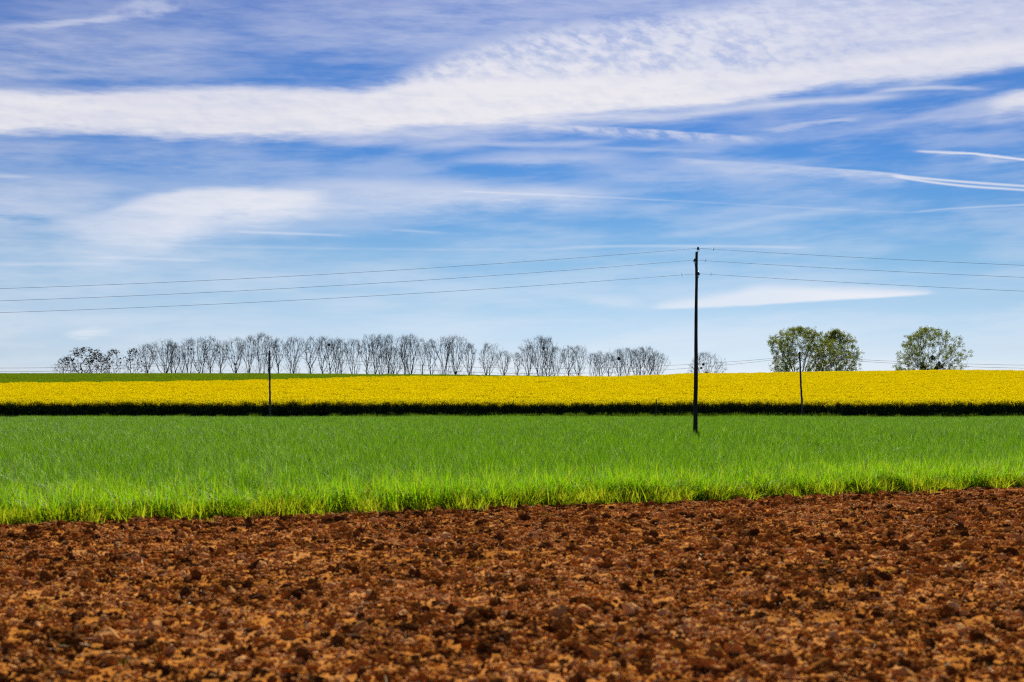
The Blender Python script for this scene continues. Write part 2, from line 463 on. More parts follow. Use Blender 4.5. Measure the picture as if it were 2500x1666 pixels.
SOIL_STOPS = [(0.18, (0.10, 0.038, 0.011)), (0.34, (0.29, 0.100, 0.019)), (0.48, (0.60, 0.228, 0.038)), (0.73, (0.78, 0.40, 0.14))]
def soil_material(name, per_obj, face_shade=0.0):
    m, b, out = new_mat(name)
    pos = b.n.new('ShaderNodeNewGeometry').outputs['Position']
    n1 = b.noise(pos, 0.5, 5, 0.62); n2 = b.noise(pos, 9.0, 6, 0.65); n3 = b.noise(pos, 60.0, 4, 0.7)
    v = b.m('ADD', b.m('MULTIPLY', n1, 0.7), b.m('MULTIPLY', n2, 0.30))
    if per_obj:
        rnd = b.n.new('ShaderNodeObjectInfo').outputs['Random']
        v = b.m('ADD', v, b.m('MULTIPLY', b.m('SUBTRACT', rnd, 0.60 + face_shade * .85), 0.55))  # clods darkened: the shade on their faces is put into the colour
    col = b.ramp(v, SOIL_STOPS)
    p = b.n.new('ShaderNodeBsdfPrincipled'); b.l.new(col, p.inputs['Base Color'])
    p.inputs['Roughness'].default_value = 0.95; p.inputs['Specular IOR Level'].default_value = 0.0
    h = b.m('ADD', n2, b.m('MULTIPLY', n3, 0.5))
    bu = b.n.new('ShaderNodeBump'); bu.inputs['Strength'].default_value = 0.9; bu.inputs['Distance'].default_value = 0.03
    b.l.new(h, bu.inputs['Height']); b.l.new(bu.outputs[0], p.inputs['Normal'])
    b.l.new(p.outputs[0], out.inputs['Surface'])
    return m

M_soil = soil_material('red_brown_soil', False)
M_clod = soil_material('soil_clod', True)
M_clod_shade = soil_material('shade_clod', True, 0.32)  # darker copy of the clod soil, with shade painted in
M_earth = rough_mat('dark_earth', [(0.3, (0.05, 0.04, 0.02)), (0.7, (0.09, 0.075, 0.03))], 0.8)  # plain dark brown earth for the whole ground sheet
M_wheat = leaf_mat('wheat_leaf', [(0, (0.020, 0.050, 0.002)), (0.35, (0.045, 0.100, 0.003)), (0.8, (0.075, 0.135, 0.006)), (0.95, (0.10, 0.16, 0.010)), (0.96, (0.32, 0.38, 0.18)), (1, (0.42, 0.48, 0.26))],  # palest stops are painted glints, on a few blades at random
                   [(0, (0.05, 0.15, 0.001)), (0.35, (0.13, 0.33, 0.002)), (0.8, (0.22, 0.46, 0.003)), (0.95, (0.32, 0.50, 0.006)), (0.96, (0.45, 0.60, 0.15)), (1, (0.55, 0.66, 0.22))], 0.52, 0.06, 0.5)
# brighter copy of the wheat leaf: backlit glow of the margin put into colour
M_rim = leaf_mat('backlit_margin_leaf', [(0, (0.045, 0.10, 0.003)), (0.6, (0.07, 0.14, 0.005)), (0.95, (0.12, 0.16, 0.012)), (0.96, (0.36, 0.40, 0.2)), (1, (0.42, 0.46, 0.25))],  # palest stops again painted as glints
                 [(0, (0.17, 0.44, 0.003)), (0.6, (0.28, 0.56, 0.004)), (1, (0.50, 0.60, 0.015))], 0.58, 0.06, 0.5)
M_weed = leaf_mat('weed_leaf', [(0, (0.07, 0.14, 0.006)), (1, (0.18, 0.20, 0.012))], [(0, (0.28, 0.50, 0.006)), (1, (0.62, 0.60, 0.02))], 0.55)
M_dry = leaf_mat('dry_weed_leaf', [(0, (0.12, 0.11, 0.010)), (1, (0.26, 0.19, 0.03))], [(0, (0.2, 0.2, 0.01)), (1, (0.4, 0.3, 0.03))], 0.4)
M_verge = leaf_mat('verge_grass', [(0, (0.03, 0.07, 0.008)), (1, (0.08, 0.12, 0.015))], [(0, (0.09, 0.22, 0.008)), (1, (0.24, 0.34, 0.02))], 0.45)
M_field = leaf_mat('young_crop_leaf', [(0, (0.09, 0.16, 0.006)), (1, (0.16, 0.22, 0.012))], [(0, (0.16, 0.28, 0.006)), (1, (0.28, 0.36, 0.012))], 0.45)
M_stem = leaf_mat('rapeseed_stem', [(0, (0.05, 0.095, 0.028)), (0.75, (0.11, 0.175, 0.055)), (1, (0.24, 0.30, 0.12))], [(0, (0.10, 0.22, 0.02)), (1, (0.26, 0.38, 0.05))], 0.5)
M_petal = leaf_mat('rapeseed_petal', [(0, (0.70, 0.555, 0.002)), (0.8, (0.81, 0.69, 0.003)), (1, (0.60, 0.55, 0.01))],
                   [(0, (0.74, 0.57, 0.002)), (1, (0.87, 0.71, 0.004))], 0.52)
M_bark = rough_mat('dark_bark', [(0.3, (0.022, 0.019, 0.017)), (0.7, (0.055, 0.048, 0.043))], 6, (1, 1, .3))
M_twig = rough_mat('twig_bark', [(0.3, (0.03, 0.025, 0.022)), (0.7, (0.07, 0.06, 0.053))], 4)
M_bud = leaf_mat('dry_pod', [(0, (0.03, 0.025, 0.018)), (1, (0.07, 0.055, 0.035))], [(0, (0.03, 0.03, 0.012)), (1, (0.07, 0.06, 0.03))], 0.25)
M_leaf = leaf_mat('spring_leaf', [(0, (0.05, 0.070, 0.008)), (0.6, (0.09, 0.110, 0.013)), (1, (0.16, 0.155, 0.022))],
                  [(0, (0.12, 0.17, 0.006)), (1, (0.32, 0.35, 0.025))], 0.5, 0.08, 0.45)
M_mistle = leaf_mat('mistletoe_leaf', [(0, (0.022, 0.026, 0.012)), (1, (0.05, 0.05, 0.02))], [(0, (0.02, 0.03, 0.01)), (1, (0.04, 0.05, 0.015))], 0.2)
M_pole = rough_mat('creosoted_wood', [(0.3, (0.030, 0.021, 0.015)), (0.55, (0.055, 0.040, 0.029)), (0.8, (0.10, 0.08, 0.062))], 5, (6, 6, .25), 6, 0.5, 0.85)
M_grey_pole = rough_mat('weathered_wood', [(0.3, (0.06, 0.05, 0.042)), (0.8, (0.17, 0.15, 0.13))], 5, (6, 6, .25), 6, 0.5, 0.9)
M_metal = rough_mat('galvanised_iron', [(0.3, (0.16, 0.16, 0.16)), (0.8, (0.28, 0.28, 0.27))], 20, rough=0.5, spec=0.5)
M_glass = rough_mat('dark_glazed_porcelain', [(0.3, (0.05, 0.045, 0.04)), (0.8, (0.08, 0.07, 0.06))], 3, rough=0.2, spec=0.6)
M_wire = rough_mat('dark_wire', [(0.3, (0.12, 0.12, 0.125)), (0.8, (0.2, 0.2, 0.205))], 3, rough=0.6)
M_straw = leaf_mat('straw', [(0, (0.46, 0.30, 0.12)), (1, (0.82, 0.68, 0.42))], [(0, (0.3, 0.2, 0.1)), (1, (0.4, 0.3, 0.18))], 0.2, 0.12, 0.35)

# ------------------------------------------------------------------ scatter of uncountable growth with geometry nodes
def scatter(name, pts, rot, scl, var, protos, kind='stuff', parent=None):
    me = bpy.data.meshes.new(name)
    pts = np.asarray(pts, np.float32)
    me.vertices.add(len(pts)); me.vertices.foreach_set('co', pts.ravel())
    for nm, data in (('turn', rot), ('size', scl)):
        a = me.attributes.new(nm, 'FLOAT_VECTOR', 'POINT'); a.data.foreach_set('vector', np.asarray(data, np.float32).ravel())
    a = me.attributes.new('sort', 'INT', 'POINT'); a.data.foreach_set('value', np.asarray(var, np.int32))
    o = link(name, me, parent)
    if kind: o['kind'] = kind
    g = bpy.data.node_groups.new(name + '_scatter', 'GeometryNodeTree')
    g.interface.new_socket('Geometry', in_out='INPUT', socket_type='NodeSocketGeometry')
    g.interface.new_socket('Geometry', in_out='OUTPUT', socket_type='NodeSocketGeometry')
    gi = g.nodes.new('NodeGroupInput'); go = g.nodes.new('NodeGroupOutput')
    def attr(nm, t):
        n = g.nodes.new('GeometryNodeInputNamedAttribute'); n.data_type = t; n.inputs['Name'].default_value = nm
        return [q for q in n.outputs if q.enabled][0]
    turn, size, sort = attr('turn', 'FLOAT_VECTOR'), attr('size', 'FLOAT_VECTOR'), attr('sort', 'INT')
    e2r = g.nodes.new('FunctionNodeEulerToRotation'); g.links.new(turn, e2r.inputs[0])
    join = g.nodes.new('GeometryNodeJoinGeometry')
    for k, p in enumerate(protos):
        cmp_ = g.nodes.new('FunctionNodeCompare'); cmp_.data_type = 'INT'; cmp_.operation = 'EQUAL'
        ins = [q for q in cmp_.inputs if q.enabled]
        g.links.new(sort, ins[0]); ins[1].default_value = k
        oi = g.nodes.new('GeometryNodeObjectInfo'); oi.inputs['Object'].default_value = p; oi.inputs['As Instance'].default_value = True
        iop = g.nodes.new('GeometryNodeInstanceOnPoints')
        g.links.new(gi.outputs[0], iop.inputs['Points'])
        g.links.new(cmp_.outputs[0], iop.inputs['Selection'])
        g.links.new(oi.outputs['Geometry'], iop.inputs['Instance'])
        g.links.new(e2r.outputs[0], iop.inputs['Rotation'])
        g.links.new(size, iop.inputs['Scale'])
        g.links.new(iop.outputs[0], join.inputs[0])
    g.links.new(join.outputs[0], go.inputs[0])
    md = o.modifiers.new('scatter', 'NODES'); md.node_group = g
    return o

def proto(name, me):
    return bpy.data.objects.new(name, me)          # never linked to the scene: only a shape to scatter

# ------------------------------------------------------------------ ground sheet
def grid_sheet(name, xs, ys, zf, mat, kind='structure', smooth=True):
    X, Y = np.meshgrid(xs, ys)
    V = np.stack([X, Y, zf(X, Y)], -1).reshape(-1, 3)
    nx, ny = len(xs), len(ys)
    i = (np.arange(ny - 1)[:, None] * nx + np.arange(nx - 1)[None]).ravel()
    F = np.stack([i, i + 1, i + nx + 1, i + nx], -1)
    o = link(name, raw_mesh(name, V, F, [mat], smooth=smooth))
    tag(o, kind=kind)
    return o

def axis(*runs):
    return np.unique(np.round(np.concatenate([np.arange(a, b, st) for a, b, st in runs]), 3))

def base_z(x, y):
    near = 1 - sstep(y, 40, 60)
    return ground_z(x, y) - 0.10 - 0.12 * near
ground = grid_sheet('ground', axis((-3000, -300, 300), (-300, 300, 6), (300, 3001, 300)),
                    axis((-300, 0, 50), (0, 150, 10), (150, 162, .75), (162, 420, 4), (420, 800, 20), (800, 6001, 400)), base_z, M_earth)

# ------------------------------------------------------------------ ploughed soil with clods
def soil_z(x, y):
    z = 0.05 * (vnoise(x * 0.7, y * 0.7, 1) - .5) + 0.05 * (vnoise(x * 2.3, y * 2.3, 2) - .5)
    z += 0.05 * (vnoise(x * 6.1, y * 6.1, 5) - .5) + 0.035 * (vnoise(x * 13.0, y * 13.0, 6) - .5)
    return z
soil = grid_sheet('soil', np.arange(-19, 25, 0.065), np.arange(5.5, 44, 0.065), soil_z, M_soil, smooth=False)
soil['label'] = 'red brown ploughed soil covered in clods'

def clod_mesh(seed, fine=False):
    import bmesh
    bm = bmesh.new()
    bmesh.ops.create_icosphere(bm, subdivisions=3 if fine else 2, radius=1)
    r = random.Random(seed)
    off = [r.uniform(0, 50) for _ in range(3)]
    sq = (r.uniform(.8, 1.3), r.uniform(.7, 1.1), r.uniform(.55, .85))
    from mathutils import noise as mn
    for v in bm.verts:
        d = v.co.normalized()
        k = 1 + 0.55 * mn.noise(d * 1.1 + Vector(off)) + 0.38 * mn.noise(d * 2.6 + Vector(off)) + 0.2 * mn.noise(d * 5.5 + Vector(off))
        if fine: k += 0.22 * mn.noise(d * 4.3 - Vector(off)) + 0.20 * mn.noise(d * 9.0 + Vector(off))
        v.co = Vector((d.x * k * sq[0], d.y * k * sq[1], d.z * k * sq[2]))
    me = bpy.data.meshes.new('clod')
    bm.to_mesh(me); bm.free()
    me.materials.append(M_clod)
    return me
CLODS = [clod_mesh(s) for s in range(12)]
for s_ in range(12, 24):                       # many bigger lumps get a darker copy: shaded faces put into the colour
    me_ = clod_mesh(s_, True); me_.materials.clear(); me_.materials.append(M_clod_shade); CLODS.append(me_)
N_CL = 120000
cx = rng.uniform(-17, 23, N_CL * 2); cy = 6 + 36 * rng.uniform(0, 1, N_CL * 2) ** 1.15
keep = (cy < wheat_edge(cx) + .35) & (np.abs(cx) < 4.5 + .42 * cy)
cx, cy = cx[keep][:N_CL], cy[keep][:N_CL]
n = len(cx)
cr = np.clip(0.011 * (1 - rng.uniform(0, 1, n)) ** (-1 / 2.5), 0, 0.062)
patch = vnoise(cx * .9, cy * .9, 9)
cr *= 0.75 + 0.6 * patch
# the largest as seen from the path become pieces of their own
show = cr / cy * (np.abs(cx / cy) < .37) * (cy > 8.3)
big = np.argsort(-show)[:300]
rest = np.ones(n, bool); rest[big] = False
cz = soil_z(cx, cy) + cr * np.where(cr > .022, .4, .3)
rot = np.stack([rng.uniform(-.5, .5, n), rng.uniform(-.5, .5, n), rng.uniform(0, 6.28, n)], -1)
scl = cr[:, None] * rng.uniform(.8, 1.25, (n, 3))
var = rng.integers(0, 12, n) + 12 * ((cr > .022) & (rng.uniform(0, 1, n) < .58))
scl[:, 2] *= np.where(cr > .022, 1.1, 1.0)
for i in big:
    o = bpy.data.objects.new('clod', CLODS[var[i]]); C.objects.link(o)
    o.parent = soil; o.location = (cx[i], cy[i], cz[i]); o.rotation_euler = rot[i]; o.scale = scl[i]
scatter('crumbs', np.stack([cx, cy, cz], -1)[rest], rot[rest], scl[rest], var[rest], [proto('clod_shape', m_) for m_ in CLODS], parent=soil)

# crumbs: little heaps of small lumps that cover the ground between the clods
def crumb_mesh(seed):
    import bmesh
    from mathutils import noise as mn
    r = random.Random(seed); V = []; F = []
    for q in range(9):
        bm = bmesh.new(); bmesh.ops.create_icosphere(bm, subdivisions=1, radius=1)
        a, d = r.uniform(0, 6.28), 1.0 * math.sqrt(r.random()); rr = r.uniform(.10, .30) * (1.1 - .4 * d)
        o = Vector((r.uniform(0, 50), r.uniform(0, 50), 0)); b0 = len(V)
        sq = Vector((r.uniform(.8, 1.4), r.uniform(.7, 1.2), r.uniform(.6, 1.0)))
        for v in bm.verts:
            k = rr * (1 + .8 * mn.noise(v.co * 1.7 + o))
            V.append((math.cos(a) * d + v.co.x * k * sq.x, math.sin(a) * d + v.co.y * k * sq.y, rr * .35 + v.co.z * k * sq.z))
        F += [tuple(b0 + v.index for v in f.verts) for f in bm.faces]; bm.free()
    me = bpy.data.meshes.new('crumbs'); me.from_pydata(V, [], F); me.materials.append(M_clod); return me
kx = rng.uniform(-17, 23, 100000); ky = 6 + 36 * rng.uniform(0, 1, 100000) ** 1.15
kk = (ky < wheat_edge(kx) + .3) & (np.abs(kx) < 4.5 + .42 * ky); kx, ky = kx[kk], ky[kk]; n = len(kx)
ks = rng.uniform(.05, .11, n) * (.8 + .5 * vnoise(kx * .9, ky * .9, 9))
scatter('soil_crumbs', np.stack([kx, ky, soil_z(kx, ky) + .002], -1), np.stack([rng.uniform(-.3, .3, n), rng.uniform(-.3, .3, n), rng.uniform(0, 6.28, n)], -1),
        np.repeat(ks[:, None], 3, 1), rng.integers(0, 8, n), [proto('crumb_shape', crumb_mesh(q)) for q in range(8)], parent=soil)

# bits of straw and pale stubble lying on the soil
def straw_mesh(seed):
    r = random.Random(seed); mb = MB()
    L = r.uniform(.8, 1.2); bend = r.uniform(-.12, .12)
    mb.tube([(-L / 2, 0, 0), (0, bend, 0.02), (L / 2, 0, 0.05)], [.045, .05, .035], 5)
    me = bpy.data.meshes.new('straw'); me.from_pydata(np.concatenate(mb.v).tolist(), [], [q for b in mb.f for q in b]); me.materials.append(M_straw)
    return me
N_ST = 9500
sx = rng.uniform(-14, 19, N_ST); sy = rng.uniform(7, 36, N_ST)
k = (sy < wheat_edge(sx)) & (np.abs(sx) < 4 + .42 * sy) & (vnoise(sx * .5, sy * .5, 12) > .3)
sx, sy = sx[k], sy[k]; n = len(sx)
sl = rng.uniform(.02, .10, n) * (1 + (rng.uniform(0, 1, n) > .95))
scatter('straw', np.stack([sx, sy, soil_z(sx, sy) + .03], -1), np.stack([rng.uniform(-.3, .3, n), rng.uniform(-.6, .6, n), rng.uniform(0, 6.28, n)], -1),
        np.stack([sl, sl * .0 + .075, sl * 0 + .075], -1), rng.integers(0, 4, n), [proto('straw_shape', straw_mesh(q)) for q in range(4)])

# ------------------------------------------------------------------ blades: wheat, grass, weeds
def blade_patch(seed, size, count, h, w, lean, droop, mat, hvar=.2, segs=3):
    """a square of grass blades; every blade is a bent tapering strip"""
    r = np.random.default_rng(seed)
    px, py = r.uniform(-size / 2, size / 2, count), r.uniform(-size / 2, size / 2, count)
    H = h * (1 + hvar * r.normal(0, 1, count)).clip(.45, 1.5)
    az_ = r.uniform(0, 2 * np.pi, count)
    ln = np.abs(r.normal(0, lean, count)); dr = np.abs(r.normal(0, droop, count))
    tw = az_ + np.pi / 2 + r.normal(0, .5, count)
    V = []; F = []
    ts = np.linspace(0, 1, segs + 1)
    rings = []
    for t in ts:
        ang = ln + dr * t ** 2
        rad_ = H * (np.sin(ln) * t + np.sin(ang) * t * t * .5)
        z = H * (t * np.cos(ln) - (1 - np.cos(np.minimum(dr, 1.9))) * .45 * t ** 3)
        wx = w * (1 - t ** 1.8 * .97) * .5
        c = np.stack([px + np.cos(az_) * rad_, py + np.sin(az_) * rad_, z], -1)
        s_ = np.stack([np.cos(tw) * wx, np.sin(tw) * wx, np.zeros(count)], -1)
        rings.append(np.stack([c - s_, c + s_], 1))
    R = np.stack(rings, 1)                               # count, segs+1, 2, 3
    V = R.reshape(-1, 3)
    base = np.arange(count)[:, None] * (segs + 1) * 2 + np.arange(segs)[None] * 2
    b = base.ravel()
    F = np.stack([b, b + 1, b + 3, b + 2], -1)
    return raw_mesh('blade_patch', V, F, [mat], smooth=True)

WH_NEAR = [proto('wheat_shape', blade_patch(100 + q, .6, 270, .48, .014, .26, 1.25, M_wheat, .2, 5)) for q in range(5)]
WH_RIM = [proto('wheat_shape', blade_patch(110 + q, .4, 62, .43, .015, .24, .75, M_rim, .22, 4)) for q in range(6)]
WH_FAR = [proto('wheat_shape', blade_patch(120 + q, 1.6, 620, .47, .020, .26, 1.25, M_wheat, .26, 4)) for q in range(4)]
def ring_points(n, y0, y1, half, edge_lo=None, edge_hi=None, power=1.0):
    """random spots in a strip of land that widens with distance"""
    y = y0 + (y1 - y0) * rng.uniform(0, 1, n) ** power
    x = rng.uniform(-1, 1, n) * (half[0] + half[1] * y)
    k = np.ones(n, bool)
    if edge_lo is not None: k &= y > edge_lo(x)
    if edge_hi is not None: k &= y < edge_hi(x)
    return x[k], y[k]
def lay(name, x, y, zf, size, protos, lift=0.0, sv=.15, tilt=.05, hz=None):
    n = len(x)
    s_ = size * (1 + rng.uniform(-sv, sv, n))
    h_ = s_ * (hz if hz is not None else 1)
    rot = np.stack([rng.uniform(-tilt, tilt, n), rng.uniform(-tilt, tilt, n), rng.uniform(0, 6.283, n)], -1)
    return scatter(name, np.stack([x, y, zf(x, y) + lift], -1), rot, np.stack([s_, s_, h_], -1), rng.integers(0, len(protos), n), protos)

x1, y1 = ring_points(9000, 12, 56, (6, .43), wheat_edge)
inner = y1 > wheat_edge(x1) + 0.9 + 6.0 * rng.uniform(0, 1, len(x1)) ** 1.7
x1, y1 = x1[inner], y1[inner]
x0, y0 = rng.uniform(-19, 27, 4600), 0
y0 = wheat_edge(x0) + 0.02 + 3.3 * rng.exponential(1, 4600).clip(0, 5)
kk = vnoise(x0 * 1.6, y0 * 1.6, 27) > .22
x0, y0 = x0[kk], y0[kk]
lay('wheat_margin', x0, y0, ground_z, 1.0, WH_RIM, -.02, .2, .12, .86 + .3 * vnoise(x0 * .9, y0 * .9, 28) * np.clip((y0 - wheat_edge(x0)) / .4 + .6, 0, 1))
swell = 0.88 + 0.3 * vnoise(x1 * .35, y1 * .35, 21)
x2, y2 = ring_points(9000, 50, 152.7, (8, .43))
lay('wheat', x1, y1, ground_z, 1.0, WH_NEAR, -.02, .12, .08, swell)
lay('wheat', x2, y2, ground_z, 1.0, WH_FAR, -.02, .12, .05, .9 + 0.2 * vnoise(x2 * .08, y2 * .08, 22))
# straggling weeds along the edge of the soil
WEED = [proto('weed_shape', blade_patch(140 + q, .3, 34, .24, .014, .5, .9, M_weed, .45, 3)) for q in range(4)]
xw = rng.uniform(-16, 22, 2200); yw = wheat_edge(xw) + rng.normal(0.02, .15, 2200) - .7 * rng.uniform(0, 1, 2200) * (rng.uniform(0, 1, 2200) > .88)
lay('weeds', xw, yw, soil_z, .8, WEED, -.01, .45, .2)
SPROUT = [proto('weed_shape', blade_patch(150 + q, .12, 16, .07, .009, .8, .8, M_dry, .4, 3)) for q in range(3)]
xs_, ys_ = ring_points(190, 8, 34, (2, .4), None, wheat_edge)
kk = vnoise(xs_ * .6, ys_ * .6, 33) > .5
lay('sprouts', xs_[kk], ys_[kk], soil_z, .8, SPROUT, .0, .4, .3)

# grass verge on the bank below the rapeseed
VERGE = [proto('verge_shape', blade_patch(160 + q, .9, 240, .36, .016, .35, .9, M_verge, .3, 3)) for q in range(4)]
xv = rng.uniform(-90, 90, 4200); yv = 152.6 + 3.2 * rng.uniform(0, 1, 4200) ** 1.3
dens = np.interp(xv, [-90, -20, -12, 20, 26, 36, 44, 60, 90], [.03, .04, .9, 1, .8, .08, .1, .5, .2])
kk = rng.uniform(0, 1, len(xv)) < dens
lay('verge_grass', xv[kk], yv[kk], ground_z, .95, VERGE, -.02, .35, .15)

# ------------------------------------------------------------------ rapeseed
def rape_patch(seed, size, count, full):
    r = np.random.default_rng(seed)
    V, F, I = [], [], []
    nv = 0
    def quad(c, u, v_, mi):
        nonlocal nv
        V.extend([c - u - v_, c + u - v_, c + u + v_, c - u + v_]); F.append((nv, nv + 1, nv + 2, nv + 3)); I.append(mi); nv += 4
    for _ in range(count):
        p = np.array([r.uniform(-size / 2, size / 2), r.uniform(-size / 2, size / 2), 0.])
        H = 1.42 + r.normal(0, .09)
        lean = r.normal(0, .06, 2)
        if full:
            a = r.uniform(0, 3.14)
            for q in range(2):
                d = np.array([np.cos(a + q * 1.57), np.sin(a + q * 1.57), 0]) * .012
                c = p + np.array([lean[0], lean[1], 1]) * H * .5
                quad(c, d, np.array([lean[0], lean[1], 1]) * H * .5, 0)
            for q in range(9):
                t = r.uniform(.05, .8); a = r.uniform(0, 6.28); L = r.uniform(.10, .22) * (1.15 - .6 * t)
                c = p + np.array([lean[0] * H * t + np.cos(a) * L, lean[1] * H * t + np.sin(a) * L, H * t])
                dn = np.array([np.cos(a), np.sin(a), r.uniform(-.7, .3)]) * L
                quad(c, np.array([-np.sin(a), np.cos(a), r.uniform(-.4, .4)]) * L * .42, dn, 0)
        else:
            for q in range(2):
                t = r.uniform(.5, .85); a = r.uniform(0, 6.28); L = .14
                c = p + np.array([np.cos(a) * L, np.sin(a) * L, H * t])
                quad(c, np.array([-np.sin(a), np.cos(a), .3]) * L * .6, np.array([np.cos(a), np.sin(a), -.3]) * L, 0)
        for q in range(r.integers(3, 6)):
            a = r.uniform(0, 6.28); o_ = r.uniform(0, .2)
            top = H - r.uniform(0, .26)
            hp = p + np.array([lean[0] * H + np.cos(a) * o_, lean[1] * H + np.sin(a) * o_, top])
            for w_ in range(5):
                c = hp + r.normal(0, 1, 3) * np.array([.032, .032, .05])
                u = r.normal(0, 1, 3); u /= np.linalg.norm(u); v_ = np.cross(u, r.normal(0, 1, 3)); v_ /= np.linalg.norm(v_)
                s_ = r.uniform(.018, .034)
                quad(c, u * s_, v_ * s_, 1)
    return raw_mesh('rapeseed_patch', np.array(V), np.array(F), [M_stem, M_petal], I)
RP_FULL = [proto('rapeseed_shape', rape_patch(200 + q, 1.2, 42, True)) for q in range(5)]
RP_TOP = [proto('rapeseed_shape', rape_patch(220 + q, 2.2, 120, False)) for q in range(5)]
xf = rng.uniform(-105, 105, 3600); yf = 157.0 + np.abs(rng.normal(0, 1, 3600)) * 2.2 + .35 * (vnoise(xf * .5, 0 * xf, 41) - .5)
xr, yr = ring_points(22000, 160, 358, (14, .40), None, rape_edge)
def swell_r(x, y): return .93 + .07 * vnoise(x * .12, y * .12, 44) + .07 * vnoise(x * .02, y * .22, 45)
lay('rapeseed', xf, yf, ground_z, 1.0, RP_FULL, 0, .1, .06, swell_r(xf, yf))
lay('rapeseed', xr, yr, ground_z, 1.0, RP_TOP, 0, .1, .04, swell_r(xr, yr))

# ------------------------------------------------------------------ young green crop on the ridge
def field_z(x, y): return ground_z(x, y) - .04
M_turf = rough_mat('young_crop_ground', [(0.3, (0.08, 0.14, 0.004)), (0.7, (0.14, 0.20, 0.012))], 0.25, (1, .5, 1), 6, spec=0)
field = grid_sheet('green_field', np.arange(-260, 261, 4.0), np.arange(222, 430, 3.0), field_z, M_turf)
CROP = [proto('crop_shape', blade_patch(240 + q, 2.4, 320, .2, .03, .4, .8, M_field, .35, 2)) for q in range(4)]
xg, yg = ring_points(16000, 224, 372, (14, .40), lambda x: rape_edge(x) - 3)
kk = xg < 50
lay('young_crop', xg[kk], yg[kk], ground_z, 1.0, CROP, -.03, .25, .05)

# ================================================================== trees
def spot(px, py, y):
    """a point of the photograph (2500 px wide) at a known distance"""
    u, v = (px - 1250) / F_PX, (833 - py) / F_PX
    fy = math.cos(PITCH) - v * math.sin(PITCH); fz = v * math.cos(PITCH) + math.sin(PITCH)
    return Vector((u / fy * y, y, EYE + fz / fy * y))

